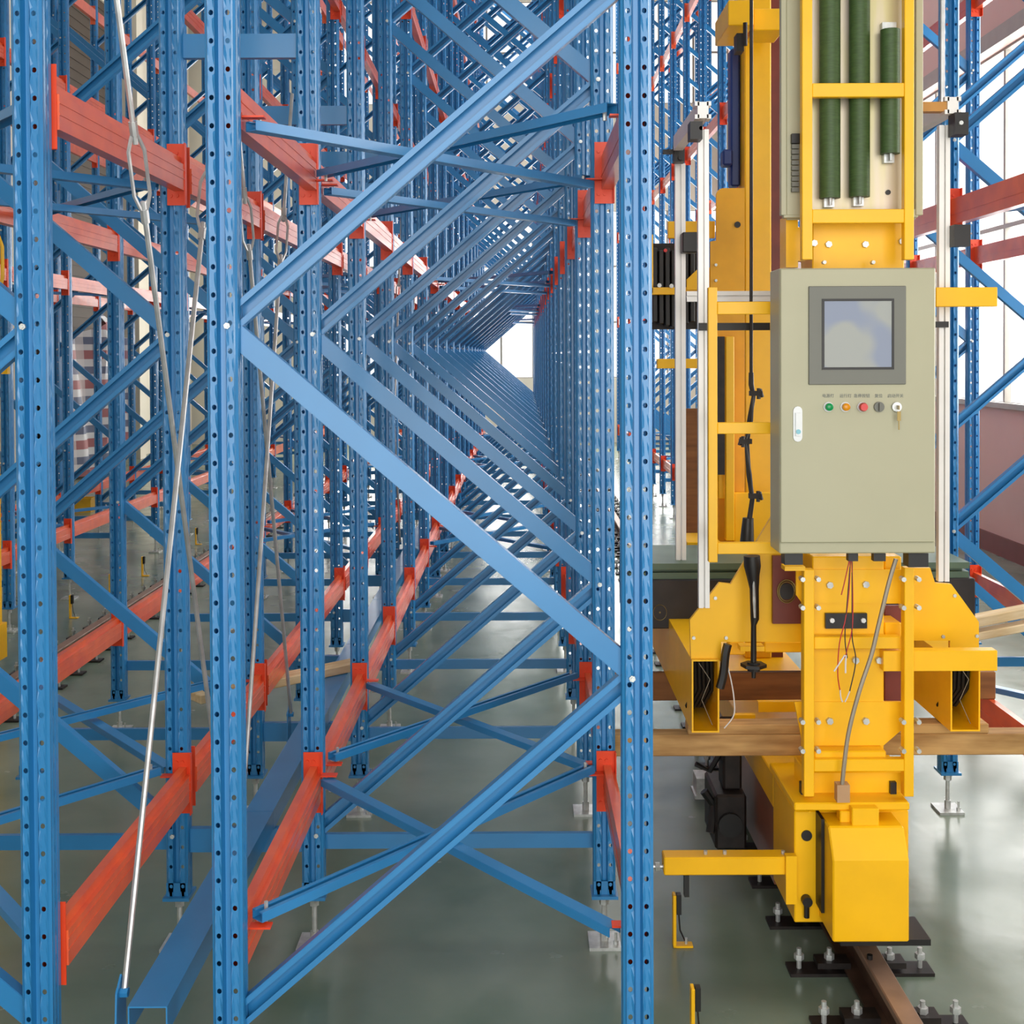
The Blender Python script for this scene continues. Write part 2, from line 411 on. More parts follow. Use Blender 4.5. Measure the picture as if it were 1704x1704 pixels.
# load beams: stepped box section along the aisle with a hooked connector at each end
LEV = [0.635, 2.93, 4.72, 6.5, 8.3]
BH = 0.125
def beam_mesh(L):
    mb = M()
    x0 = -0.024
    pts = [(x0, -BH / 2), (x0 + 0.044, -BH / 2), (x0 + 0.044, BH / 2 - 0.028), (x0 + 0.028, BH / 2 - 0.028), (x0 + 0.028, BH / 2), (x0, BH / 2)]
    mb.prism(pts, 'y', PD + 0.0075, L - 0.007)
    for z in (-0.02, 0.012): mb.box(x0 + 0.044, x0 + 0.0462, PD + 0.0075, L - 0.010, z - 0.0025, z + 0.0025)
    for z in (-0.012,): mb.box(x0 - 0.002, x0, PD + 0.0075, L - 0.010, z - 0.003, z + 0.003)
    return mb.mesh('load_beam', ORANGE)
BEAM = beam_mesh(DS)
def conn_mesh(far):
    mb = M(); h = 0.115
    if far:      # plate on the camera side of the next post, wrapped round its right side
        mb.box(-0.050, 0.014, DS - 0.009, DS - 0.0056, -h, h).box(0.020, 0.0235, DS - 0.032, DS - 0.009, -h, h).box(0.014, 0.0235, DS - 0.009, DS - 0.006, -h, h)
        for z in (-0.08, 0.08):
            mb.tube([(-0.035, DS - 0.015, z), (-0.035, DS - 0.009, z)], 0.007, 6).tube([(-0.012, DS - 0.015, z), (-0.012, DS - 0.009, z)], 0.007, 6)
    else:        # plate behind the near post
        mb.box(-0.050, 0.014, PD + 0.003, PD + 0.0065, -h, h)
    return mb.mesh('end_connector', REDOR)
CONN_F, CONN_N = conn_mesh(True), conn_mesh(False)
TAB_N = M().box(0.0, 0.06, 0.0, 0.035, -0.0025, 0.0025).mesh('brace_tab', REDOR)
LVN = ['lowest', 'second level', 'third level', 'fourth level', 'fifth level']
def make_beam(x, y, z, label, group, tabs):
    r = thing('load_beam', label, 'rack beam', (x, y, z), group); r['kind'] = 'thing'
    link('beam', BEAM, r); link('end_connector', CONN_F, r); link('end_connector', CONN_N, r)
    if tabs:
        tz = 0.037 if z < 1 else -0.028
        link('brace_tab', TAB_N, r, (0.021 if tabs > 0 else -0.085, 0.073, tz)); link('brace_tab', TAB_N, r, (0.021 if tabs > 0 else -0.085, DS - 0.05, tz))
    return r
XBAYS = {0, 1, 5, 6, 10, 11, 15}
rest = M(); made = 0
for key, (x, sl, k0, nm) in RACKS.items():
    for s in (0, 1):
        px = x + s * FW + (0.04 if key == 'B' and s == 1 else 0.02)
        for k in range(k0, NR - 1):
            for lv, z in enumerate(LEV):
                S_far = F / ROW[k + 1]
                if HC + 600 / S_far < z - 0.2: continue          # above the picture
                xp = VX + (px) * S_far
                if xp < -40 or xp > 1900: continue
                if (lv <= 1 and k <= 12) or (lv == 2 and k <= 10):
                    side = 'left' if s == 0 else 'right'
                    make_beam(px, ROW[k], z, '%s orange beam, %s posts of the %s, %s bay' % (LVN[lv], side, nm, ORD[k - k0]), 'orange load beams of the %s' % nm, (1 if s == 0 else -1) if (lv <= 1 and k in XBAYS) else 0)
                    made += 1
                else:
                    y = ROW[k]
                    rest.box(px - 0.024, px + 0.02, y + 0.078, y + DS - 0.012, z - BH / 2, z + BH / 2)
                    rest.box(px - 0.05, px + 0.014, y + DS - 0.011, y + DS - 0.0065, z - 0.115, z + 0.115)
ro = rest.obj('load_beams_beyond', ORANGE)
tag(ro, 'farther orange load beams of all racks, high up and at the far end', 'rack beam', None, 'stuff')

# plan bracing: crossed channels lying flat between two neighbouring frames
def plan_brace(x, k, z, rising, label, group):
    mb = M(); W = 0.042; Dp = 0.026
    xa, xb = (x + 0.06, x + FW - 0.056)
    ya, yb = ROW[k] + 0.1, ROW[k + 1] - 0.04
    a, b = (Vector((xa, ya, z)), Vector((xb, yb, z))) if rising else (Vector((xb, ya, z - 0.045)), Vector((xa, yb, z - 0.045)))
    d = (b - a).normalized(); c = d.cross(Vector((0, 0, 1)))
    mb.bar(a + Vector((0, 0, 0.012)), b + Vector((0, 0, 0.012)), W, 0.003, (0, 0, 1)) if not rising else mb.bar(a - Vector((0, 0, 0.012)), b - Vector((0, 0, 0.012)), W, 0.003, (0, 0, 1))
    for s in (-1, 1): mb.bar(a + c * s * W / 2, b + c * s * W / 2, 0.003, Dp, (0, 0, 1))
    if rising:
        for s in (-1, 1): mb.bar(a + c * s * (W / 2 - 0.006) + Vector((0, 0, Dp / 2)), b + c * s * (W / 2 - 0.006) + Vector((0, 0, Dp / 2)), 0.013, 0.003, (0, 0, 1))
    o = mb.obj('plan_brace', BLUE); tag(o, label, 'brace', group)
    q0, q1 = (-0.012, 0.03) if rising else (-0.03, 0.012)
    M().tube([a + d * 0.03 + Vector((0, 0, q0)), a + d * 0.03 + Vector((0, 0, q1))], 0.006, 6).obj('bolt', GALV, o)
    M().tube([b - d * 0.03 + Vector((0, 0, q0)), b - d * 0.03 + Vector((0, 0, q1))], 0.006, 6).obj('bolt', GALV, o)
    return o
for key in 'ABCD':
    x, sl, k0, nm = RACKS[key]
    for k in sorted(XBAYS):
        if k < k0 or k >= NR - 1: continue
        if key == 'A': k00 = k
        for lv, z in ((0, 0.69), (1, 2.925)):
            for ri in (True, False):
                plan_brace(x, k, (0.695, 0.695)[not ri] if lv == 0 else (2.88, 2.97)[not ri], ri, '%s flat brace running back to the %s, %s bay, %s' % ('low' if lv == 0 else 'high', 'right' if ri else 'left', ORD[k - k0], nm), 'flat crossed braces of the %s' % nm)

# spacers and long channels tying the left and the middle rack back to back
XG0, XG1 = RACKS['B'][0] + FW + PW, RACKS['A'][0] - PW
for k in range(0, NR):
    for lv, z in ((0, 0.40), (1, 3.42)):
        if HC + 600 * ROW[k] / F < z: continue
        mb = M().box(XG0, XG1, 0.03, 0.034, -0.045, 0.045).box(XG0, XG1, 0.034, 0.06, 0.041, 0.045).box(XG0, XG1, 0.034, 0.06, -0.045, -0.041)
        o = link('row_spacer', mb.mesh('row_spacer', BLUE), None, (0, ROW[k], z if k or lv else 0.355))
        tag(o, '%s blue spacer between left and middle rack, %s row of posts' % ('low' if lv == 0 else 'high', ORD[k]), 'spacer', 'spacers between the left and the middle rack')
for k in range(0, 9):
    y0, y1 = ROW[k] - (0.05 if k == 0 else 0), ROW[k + 1] - 0.004
    mb = M().box(-1.05, -0.945, y0, y1, 0.52, 0.524).box(-1.05, -1.046, y0, y1, 0.45, 0.52).box(-0.949, -0.945, y0, y1, 0.45, 0.52)
    o = mb.obj('gap_channel', BLUE)
    tag(o, 'blue channel on the spacers between left and middle rack, %s bay' % ORD[k], 'channel', 'long blue channels between the racks')

# tie rods with turnbuckles
XRD = -1.10
def tie_rod(k, up, label):
    z0, z1 = 0.52, 3.5
    ya, yb = ROW[k] + (0.03 if k in (0, 5) else 0.12), ROW[k + 1] - 0.075
    xo = XRD + (0.014 if up else -0.014)
    a = Vector((xo, ya if up else yb, z0)); b = Vector((xo, yb if up else ya, z1))
    d = (b - a).normalized(); L = (b - a).length
    r = thing('tie_rod', label, 'tie rod', tuple(a), 'steel tie rods between the racks')
    t0 = 0.72 * L; t1 = t0 + 0.26
    M().tube([(0, 0, 0), d * (t0 + 0.045)], 0.0085, 8).obj('rod', ROD, r, smooth=True)
    M().tube([d * (t1 - 0.045), d * L], 0.0085, 8).obj('rod', ROD, r, smooth=True)
    side = Vector((0, d.z, -d.y)).normalized()
    body = M()
    n = 9
    for s in (-1, 1):
        pts = []
        for i in range(n):
            u = i / (n - 1); pts.append(d * (t0 + (t1 - t0) * u) + (side * 0.6 + Vector((0.8, 0, 0))) * s * 0.024 * min(1, 4.5 * u, 4.5 * (1 - u)))
        body.tube(pts, 0.006, 6)
    body.tube([d * (t0 - 0.02), d * (t0 + 0.02)], 0.013, 8).tube([d * (t1 - 0.02), d * (t1 + 0.02)], 0.013, 8)
    body.obj('turnbuckle', ROD, r, smooth=True)
    M().prism([(-0.045, -0.16), (0.045, -0.16), (0.045, 0.0), (0.01, 0.045), (-0.03, 0.01)], 'x', -0.014, -0.009).tube([(-0.02, 0, -0.0), (0.012, 0, 0.0)], 0.013, 6).obj('gusset_plate', BLUE, r)
    return r
for k in (0, 1, 5, 6):
    for up in (True, False):
        tie_rod(k, up, 'thin steel tie rod with turnbuckle, %s bay, leaning %s the camera' % (ORD[k], 'away from' if up else 'towards'))

# a loose timber lying on the low spacers between the racks
def timber(name, label, x0, x1, y0, y1, z0, z1, m, yaw=0.0, pitch=0.0, group='timbers'):
    cx, cy, cz = (x0 + x1) / 2, (y0 + y1) / 2, z0
    hx, hy = (x1 - x0) / 2, (y1 - y0) / 2
    o = M().box(-hx, hx, -hy, hy, 0, z1 - z0).obj(name, m, bevel=0.004)
    o.location = (cx, cy, cz); o.rotation_euler = (0, R(pitch), R(yaw))
    return tag(o, label, 'timber', group)
timber('wooden_timber', 'pale square timber lying between the left and middle rack', -1.76, -0.72, 6.25, 6.36, 0.525, 0.57, WOODL, yaw=42)

# ---------------------------------------------------------------- floor rails and their clamps
def rail(x, y0, y1, label):
    r = thing('floor_rail', label, 'rail', (x, y0, 0))
    L = y1 - y0
    M().box(-0.06, 0.06, 0, L, 0.012, 0.024).box(-0.012, 0.012, 0, L, 0.024, 0.11).obj('rail_web', STEEL, r)
    M().box(-0.036, 0.036, 0, L, 0.11, 0.14).obj('rail_head', RAILTOP, r, bevel=0.004)
    return r
rail(1.225, 2.4, 29.5, 'brown steel crane rail running under the yellow crane')
rail(-3.36, 5.2, 29.5, 'dark steel crane rail in the aisle beyond the left rack')
_pl = M().box(-0.26, 0.26, -0.045, 0.045, 0.0, 0.012)
CP = _pl.mesh('sleeper_plate', IRON)
_cl = M().box(-0.11, -0.02, -0.03, 0.03, 0.024, 0.05)
CL1 = M().box(0.04, 0.16, -0.035, 0.035, 0.024, 0.045).mesh('rail_clip', IRON); CL2 = M().box(-0.16, -0.04, -0.035, 0.035, 0.024, 0.045).mesh('rail_clip', IRON)
CB = M().tube([(0, 0, 0.012), (0, 0, 0.085)], 0.009, 8).tube([(0, 0, 0.045), (0, 0, 0.064)], 0.018, 6).mesh('clamp_bolt', GALV)
def clamps(x, y0, y1, step, nm, near):
    k = 0; y = y0
    while y < y1:
        r = thing('rail_clamp', 'black rail clamp plate with bolts, %s' % (('%s along the %s' % (ORD[k], nm)) if k < 14 else 'far along the %s' % nm), 'rail clamp', (x, y, 0), 'rail clamps along the %s' % nm)
        link('sleeper_plate', CP, r); link('rail_clip', CL1, r); link('rail_clip', CL2, r)
        for bx in (-0.22, -0.11, 0.11, 0.22): link('clamp_bolt', CB, r, (bx, 0, 0))
        y += step; k += 1
clamps(1.225, 3.62, 29, 0.36, 'rail under the crane', True)
clamps(-3.36, 5.6, 29, 0.36, 'rail in the left aisle', False)

# yellow angle brackets with a black sensor, standing in line on the floor
YB_ = M().box(-0.006, 0.006, -0.02, 0.02, 0, 0.2).box(-0.006, 0.07, -0.02, 0.02, 0, 0.008).mesh('angle_bracket', YELLOW, bevel=0.002)
SB_ = M().box(0.008, 0.026, -0.014, 0.014, 0.125, 0.2).tube([(0.017, 0, 0.125), (0.022, 0, 0.06), (0.04, 0, 0.02)], 0.003, 6).mesh('sensor', BLACK)
BB_ = M().tube([(0.045, 0, 0.0), (0.045, 0, 0.03)], 0.006, 6).mesh('anchor_bolt', GALV)
def sensor(x, y, label, group):
    r = thing('sensor_bracket', label, 'sensor bracket', (x, y, 0), group)
    link('angle_bracket', YB_, r); link('sensor', SB_, r); link('anchor_bolt', BB_, r)
sensor(0.575, 4.53, 'small yellow angle bracket with black sensor beside the crane arm', 'floor sensor brackets')
sensor(0.548, 3.86, 'small yellow sensor bracket in front of the crane, nearest the camera', 'floor sensor brackets')
for i, y in enumerate((8.3, 9.3, 10.3, 11.3, 12.27, 13.3, 14.3, 15.3, 16.6)):
    sensor(-3.88, y, 'yellow sensor bracket beside the rail in the left aisle, %s from the camera' % ORD[i], 'sensor brackets in the left aisle')

# ---------------------------------------------------------------- stacker crane
crane = thing('stacker_crane', 'tall yellow stacker crane with beige control cabinet on the floor rail', 'crane', (1.225, 4.3, 0))
CX, CY = 1.225, 4.3
INV = Matrix.Translation((-CX, -CY, 0))
def cr(mb, name, m, parent=None, **kw):
    """part of the crane, coordinates given in the hall"""
    mb.v = [(x - CX, y - CY, z) for x, y, z in mb.v]
    return mb.obj(name, m, parent or crane, **kw)
def pb(mb, x0, y0, x1, y1, Y, dy):
    """box whose front face fills the picture rectangle at depth Y"""
    xa, za = at(x0, (y0 + y1) / 2, Y); xb, _ = at(x1, (y0 + y1) / 2, Y)
    cx = (x0 + x1) / 2
    _, z1 = at(cx, y0, Y); _, z0 = at(cx, y1, Y)
    return mb.box(xa, xb, Y, Y + dy, z0, z1)
def pp(mb, pts, Y, dy):
    return mb.prism([at(px, py, Y) for px, py in pts], 'y', Y, Y + dy)
def bolts(pts, Y, r=0.013, d=0.012):
    mb = M()
    for px, py in pts:
        x, z = at(px, py, Y); mb.tube([(x, Y - d, z), (x, Y + 0.004, z)], r, 6)
    return mb

YF = 4.20       # front plane of the ladder
# end carriage
_, zt = at(1420, 1348, YF)
cr(pb(pb(M(), 1322, 1336, 1514, 1349, YF - 0.02, 0.42), 1345, 1350, 1350, 1352, YF, 0.01), 'carriage_top_plate', YELLOW, bevel=0.004)
end = cr(pb(M(), 1322, 1349, 1512, 1535, YF + 0.06, 0.36), 'end_carriage', YELLOW, bevel=0.004)
cr(pb(pb(M(), 1308, 1425, 1326, 1490, YF + 0.03, 0.03), 1308, 1490, 1326, 1505, YF + 0.03, 0.03), 'arm_flange', YELLOW)
x, z = at(1342, 1390, YF + 0.06)
cr(M().tube([(x, YF + 0.054, z), (x, YF + 0.062, z)], 0.019, 20), 'access_hole_plug', BLACK, end)
x, z = at(1343, 1500, YF + 0.04)
cr(M().tube([(x, YF + 0.03, z), (x, YF + 0.06, z)], 0.018, 14).tube([(x, YF + 0.045, z - 0.06), (x, YF + 0.045, z)], 0.010, 8), 'guide_roller', BLACK, end, smooth=True)
# wheel guard with sloping shoulder
cov = M(); g = [at(1385, 1368, YF - 0.03), at(1503, 1368, YF - 0.03), at(1509, 1432, YF - 0.13), at(1513, 1568, YF - 0.13), at(1387, 1568, YF - 0.13), at(1386, 1432, YF - 0.13)]
xl, xr = g[5][0], g[3][0]
z_top, z_mid, z_bot = g[0][1], g[2][1], g[3][1]
cov.prism([(YF + 0.10, z_bot), (YF - 0.13, z_bot), (YF - 0.13, z_mid), (YF - 0.07, z_top), (YF + 0.10, z_top)], 'x', xl, xr)
cr(cov, 'wheel_guard', YELLOW, bevel=0.005)
cr(M().box(xl - 0.012, xl - 0.001, YF - 0.02, YF + 0.1, z_bot + 0.05, z_mid + 0.10), 'wheel_edge', BLACK)
cr(pb(pb(M(), 1418, 1346, 1463, 1376, YF - 0.06, 0.1), 1398, 1350, 1418, 1372, YF - 0.03, 0.05), 'guard_bracket', YELLOW, bevel=0.003)
cr(M().tube([(1.225 - 0.02, YF - 0.06, 0.145), (1.225 - 0.02, YF - 0.06, 0.16)], 0.01, 8).box(1.09, 1.40, YF - 0.11, YF + 0.06, z_bot - 0.022, z_bot - 0.001), 'rail_sweeper', BLACK)
# travel wheel on the rail
cr(M().tube([(1.19, 4.42, 0.265), (1.26, 4.42, 0.265)], 0.125, 28), 'travel_wheel', IRON, smooth=True)
cr(M().tube([(1.19, 7.0, 0.265), (1.26, 7.0, 0.265)], 0.125, 28), 'travel_wheel', IRON, smooth=True)
# base beam going back
xb0, _ = at(1322, 1400, YF + 0.06)
cr(M().box(xb0, 1.44, 4.621, 7.1, 0.491, 0.62), 'base_beam', YELLOW, bevel=0.004)
cr(M().box(xb0 + 0.004, 1.42, 4.622, 7.1, 0.19, 0.49), 'lower_base_beam', PRIM, bevel=0.004)
# side arm with its end screw
arm = cr(pb(M(), 1105, 1427, 1308, 1457, YF + 0.05, 0.07), 'side_arm', YELLOW, bevel=0.004)
x, z = at(1105, 1448, YF + 0.05)
cr(M().tube([(x - 0.04, YF + 0.08, z), (x + 0.01, YF + 0.08, z)], 0.007, 8).tube([(x - 0.028, YF + 0.08, z), (x - 0.012, YF + 0.08, z)], 0.016, 6), 'end_screw', GALV, arm)
for px in (1174, 1206, 1303):
    x, z = at(px, 1427, YF + 0.08)
    cr(M().tube([(x, YF + 0.08, z - 0.004), (x, YF + 0.08, z + 0.025)], 0.007, 8).tube([(x, YF + 0.08, z), (x, YF + 0.08, z + 0.011)], 0.013, 6), 'arm_bolt', GALV, arm)
cr(pb(M(), 1139, 1457, 1147, 1493, YF + 0.06, 0.03), 'sensor_flag', BLACK, arm)
# travel motor beside the base beam
mot = M().box(0.80, 0.93, 4.95, 5.25, 0.19, 0.42)
mot.box(0.84, 0.92, 5.0, 5.12, 0.42, 0.70)
cr(mot, 'travel_motor', IRON, bevel=0.01)
cr(M().tube([(0.86, 4.93, 0.30), (0.86, 4.96, 0.30)], 0.05, 14).tube([(0.76, 5.0, 0.42), (0.80, 5.0, 0.36), (0.78, 4.96, 0.26)], 0.018, 8).tube([(0.74, 5.1, 0.5), (0.8, 5.1, 0.47), (0.86, 5.05, 0.6), (0.9, 5.05, 0.72)], 0.012, 6), 'motor_cable', BLACK, smooth=True)
cr(M().box(0.86, 0.97, 5.95, 6.10, 0.03, 0.045).box(0.87, 0.96, 5.96, 6.09, 0.045, 0.13), 'limit_switch_box', GALV)

# ladder lower part
lad = M()
pb(lad, 1338, 948, 1355, 1326, YF, 0.04); pb(lad, 1505, 945, 1521, 1326, YF, 0.04)
pb(lad, 1355, 1264, 1505, 1284, YF + 0.003, 0.034)
cr(lad, 'lower_ladder', YELLOW, bevel=0.002)
cr(pb(pb(M(), 1355, 1060, 1500, 1080, YF + 0.045, 0.04), 1470, 1083, 1660, 1117, YF + 0.045, 0.05), 'cross_bar', YELLOW, bevel=0.002)
cr(pb(M(), 1306, 943, 1340, 950, YF - 0.01, 0.06), 'ladder_foot_plate', YELLOW)
# front mast
YM = 4.29
col = M(); pb(col, 1352, 926, 1471, 1326, YM, 0.18); pb(col, 1472, 926, 1500, 1005, YM + 0.03, 0.12); pb(col, 1472, 1036, 1500, 1060, YM + 0.03, 0.12)
mast = cr(col, 'front_mast', YELLOW, bevel=0.004)
pl = M(); pp(pl, [(1322, 1168), (1352, 1168), (1500, 1168), (1500, 1215), (1471, 1240), (1352, 1240), (1336, 1240)], YM - 0.004, 0.012)
cr(pl, 'splice_plate', YELLOW)
pl = M(); pp(pl, [(1325, 948), (1500, 948), (1500, 1004), (1352, 1004), (1335, 1004), (1325, 990)], YM - 0.006, 0.012)
cr(pl, 'splice_plate', YELLOW)
cr(pb(pb(M(), 1355, 1250, 1475, 1262, YM - 0.06, 0.07), 1340, 1284, 1506, 1334, YM - 0.012, 0.18), 'mast_foot', YELLOW, bevel=0.004)
for q in [(1380, 973), (1440, 972), (1380, 1199), (1440, 1199), (1423, 1098), (1462, 1098)]: cr(bolts([q], YM - 0.006, 0.0125, 0.014), 'mast_bolt', GALV, mast)
lb = []
for y in (962, 1009, 1198, 1246): lb += [(1333, y), (1359, y), (1500, y), (1525, y)]
for q in lb: cr(bolts([q], YF + 0.02, 0.009, 0.03), 'ladder_bolt', GALV, mast)
cr(pb(M(), 1374, 1021, 1443, 1046, YM - 0.02, 0.015), 'black_bumper', BLACK, mast)
cr(bolts([(1384, 1032), (1436, 1032)], YM - 0.02, 0.009, 0.01), 'bumper_bolt', WHITE, mast)
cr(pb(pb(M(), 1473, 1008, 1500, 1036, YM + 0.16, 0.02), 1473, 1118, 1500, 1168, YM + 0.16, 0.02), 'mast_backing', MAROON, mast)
cr(pb(pb(M(), 1333, 1304, 1341, 1330, YM - 0.03, 0.03), 1482, 1302, 1492, 1328, YM - 0.03, 0.03), 'rubber_stop', BLACK)
# upper mast, bracket and resistor cabinet
um = M(); pb(um, 1352, 366, 1505, 450, YM, 0.18)
um2 = cr(um, 'upper_mast', YELLOW, bevel=0.004)
cr(pb(pb(M(), 1308, 360, 1328, 445, YM + 0.02, 0.1), 1328, 378, 1340, 434, YM + 0.02, 0.06), 'mast_flange', YELLOW, um2)
cr(bolts([(1378, 407), (1439, 407), (1354, 405), (1500, 402)], YM, 0.012, 0.014), 'mast_bolt', GALV, um2)
cr(bolts([(1370, 437), (1451, 437)], YM - 0.05, 0.007, 0.02), 'mast_bolt', GALV, um2)
ZHI = 4.6
def up(mb, x0, x1, Y, dy, ybot, ztop=ZHI):
    xa, z0 = at(x0, ybot, Y); xb, _ = at(x1, ybot, Y); return mb.box(xa, xb, Y, Y + dy, z0, ztop)
rc = M(); YR = 4.26
up(rc, 1300, 1309, YR - 0.005, 0.03, 358); up(rc, 1309, 1334, YR - 0.002, 0.01, 358); up(rc, 1524, 1536, YR - 0.005, 0.03, 358); up(rc, 1309, 1524, YR + 0.025, 0.008, 366)
pb(rc, 1304, 348, 1528, 362, YR, 0.03)
res = cr(rc, 'resistor_cabinet', CAB, bevel=0.002)
bp = M(); up(bp, 1312, 1522, YR + 0.015, 0.008, 350)
cr(bp, 'backplate', ZINCY, res)
for px, pyb, pyt, r_ in ((1381, 330, None, 17), (1430, 328, None, 17), (1481, 256, 50, 16)):
    x, z0 = at(px, pyb, YR - 0.02); rr = r_ / (F / YR)
    z1 = at(px, pyt, YR - 0.02)[1] if pyt else ZHI - 0.05
    t = cr(M().tube([(x, YR - 0.02, z0), (x, YR - 0.02, z1)], rr, 20), 'resistor_tube', GREENC, res, smooth=True)
    tm = M().tube([(x, YR - 0.03, z0 - 0.025), (x, YR - 0.03, z0)], 0.006, 8).box(x - 0.018, x + 0.018, YR - 0.012, YR + 0.012, z0 - 0.03, z0)
    if pyt: tm.box(x - 0.025, x + 0.025, YR - 0.012, YR + 0.012, z1, z1 + 0.03)
    cr(tm, 'resistor_terminal', GALV, res)
tb = M()
for i in range(9): pb(tb, 1318, 240 + i * 9, 1330, 247 + i * 9, YR - 0.02, 0.02)
cr(tb, 'terminal_block', BEZEL, res)
cr(pb(M(), 1318, 222, 1333, 238, YR - 0.025, 0.03), 'terminal_relay', BLACK, res)
x, z = at(1478, 320, YR + 0.01)
cr(M().tube([(x, YR + 0.008, z), (x, YR + 0.016, z)], 0.009, 12), 'plate_hole', BLACK, res)
ul = M(); YU = YF - 0.03
up(ul, 1335, 1352, YU, 0.035, 432); up(ul, 1505, 1521, YU, 0.035, 432)
pb(ul, 1352, 138, 1505, 161, YU + 0.003, 0.03); pb(ul, 1352, 348, 1505, 371, YU + 0.003, 0.03)
cr(ul, 'upper_ladder', YELLOW, bevel=0.002)

# control cabinet
YC = 4.0
c = pb(M(), 1297, 446, 1557, 921, YC + 0.015, 0.15)
cab = cr(c, 'control_cabinet', CAB, bevel=0.004)
door = cr(pb(M(), 1299, 447, 1556, 903, YC, 0.014), 'cabinet_door', CAB, cab, bevel=0.003)
cr(pb(M(), 1346, 476, 1508, 640, YC - 0.008, 0.0085), 'panel_bezel', BEZEL, cab, bevel=0.002)
cr(pb(pb(pb(pb(M(), 1368, 497, 1488, 501, YC - 0.011, 0.004), 1368, 611, 1488, 615, YC - 0.011, 0.004), 1368, 501, 1372, 611, YC - 0.011, 0.004), 1484, 501, 1488, 611, YC - 0.011, 0.004), 'screen_rim', BLACK, cab)
cr(pb(M(), 1371, 500, 1485, 612, YC - 0.0095, 0.002), 'touch_screen', SCREEN, cab)
def disc(px, py, Y, r, d, n=18, py2=None):
    x, z = at(px, py, Y); return M().tube([(x, Y - d, z), (x, Y, z)], r, n)
s_ = F / YC
for px, m in ((1378, GRN), (1406, AMB), (1434, RED)):
    cr(disc(px, 677, YC, 8.2 / s_, 0.006), 'button_ring', WHITE, cab)
    nm_ = {1378: 'green_lamp', 1406: 'amber_lamp', 1434: 'emergency_button'}[px]
    x, z = at(px, 677, YC)
    cr(M().tube([(x, YC - 0.012, z), (x, YC - 0.022, z), (x, YC - 0.026, z)] if px != 1434 else [(x, YC - 0.004, z), (x, YC - 0.02, z), (x, YC - 0.032, z)], [6.6 / s_, 6.2 / s_, 3.5 / s_] if px != 1434 else [5 / s_, 7.6 / s_, 6 / s_], 18), nm_, m, cab, smooth=True)
x, z = at(1462, 677, YC)
cr(M().tube([(x, YC - 0.01, z), (x, YC, z)], 8.5 / s_, 18).box(x - 0.003, x + 0.003, YC - 0.022, YC - 0.01, z - 0.013, z + 0.013), 'selector_knob', BEZEL, cab)
x, z = at(1491, 677, YC)
cr(M().tube([(x, YC - 0.012, z), (x, YC, z)], 8 / s_, 18), 'key_lock', GALV, cab)
cr(M().box(x - 0.0015, x + 0.0015, YC - 0.035, YC - 0.012, z - 0.008, z + 0.006).box(x - 0.005, x + 0.007, YC - 0.03, YC - 0.027, z - 0.045, z - 0.014).box(x - 0.001, x + 0.0025, YC - 0.03, YC - 0.027, z - 0.075, z - 0.045), 'key', BRASS, cab)
h = M(); xh, zh0 = at(1327, 735, YC); _, zh1 = at(1327, 676, YC); hw = 7.5 / s_
pts = [(xh + hw * math.cos(R(a)), zh1 - hw + hw * math.sin(R(a))) for a in range(0, 181, 30)] + [(xh + hw * math.cos(R(a)), zh0 + hw + hw * math.sin(R(a))) for a in range(180, 361, 30)]
h.prism(pts, 'y', YC - 0.006, YC)
h.box(xh - hw * 0.55, xh + hw * 0.55, YC - 0.013, YC - 0.006, zh0 + 0.02, zh1 - 0.022)
cr(h, 'door_handle', WHITE, cab)
xx, zz = at(1327, 718, YC)
cr(M().tube([(xx, YC - 0.016, zz), (xx, YC - 0.0125, zz)], 0.008, 12), 'handle_lock', mat('pale_blue_film', (120, 190, 205), 0.3), cab)
# captions over the buttons, in ink on the door
for px, txt in ((1378, '电源灯'), (1407, '运行灯'), (1434, '急停按钮'), (1462, '复位'), (1490, '启动开关')):
    cu = bpy.data.curves.new('caption', 'FONT'); cu.body = txt; cu.size = 0.0135; cu.align_x = 'CENTER'; cu.extrude = 0.0003
    cu.materials.append(INK)
    x, z = at(px, 661, YC)
    tmp = bpy.data.objects.new('tmp', cu); me = bpy.data.meshes.new_from_object(tmp); bpy.data.objects.remove(tmp)
    o = bpy.data.objects.new('button_caption', me); COL.objects.link(o); o.parent = cab
    o.location = (x - CX, YC - 0.0012 - CY, z); o.rotation_euler = (R(90), 0, 0)
# feet and glands under the cabinet
cr(pb(pb(pb(pb(M(), 1306, 921, 1336, 940, YC + 0.05, 0.06), 1412, 921, 1428, 934, YC + 0.05, 0.03), 1454, 921, 1474, 934, YC + 0.05, 0.03), 1512, 921, 1545, 944, YC + 0.05, 0.06), 'cable_gland', BLACK, cab)

# frame and rungs left of the cabinet
YS = 4.22
lf = M(); pb(lf, 1179, 478, 1194, 936, YS, 0.03)
for y0, y1 in ((502, 523), (703, 722), (903, 922)): pb(lf, 1194, y0, 1300, y1, YS + 0.003, 0.025)
cr(lf, 'side_frame', YELLOW, bevel=0.002)
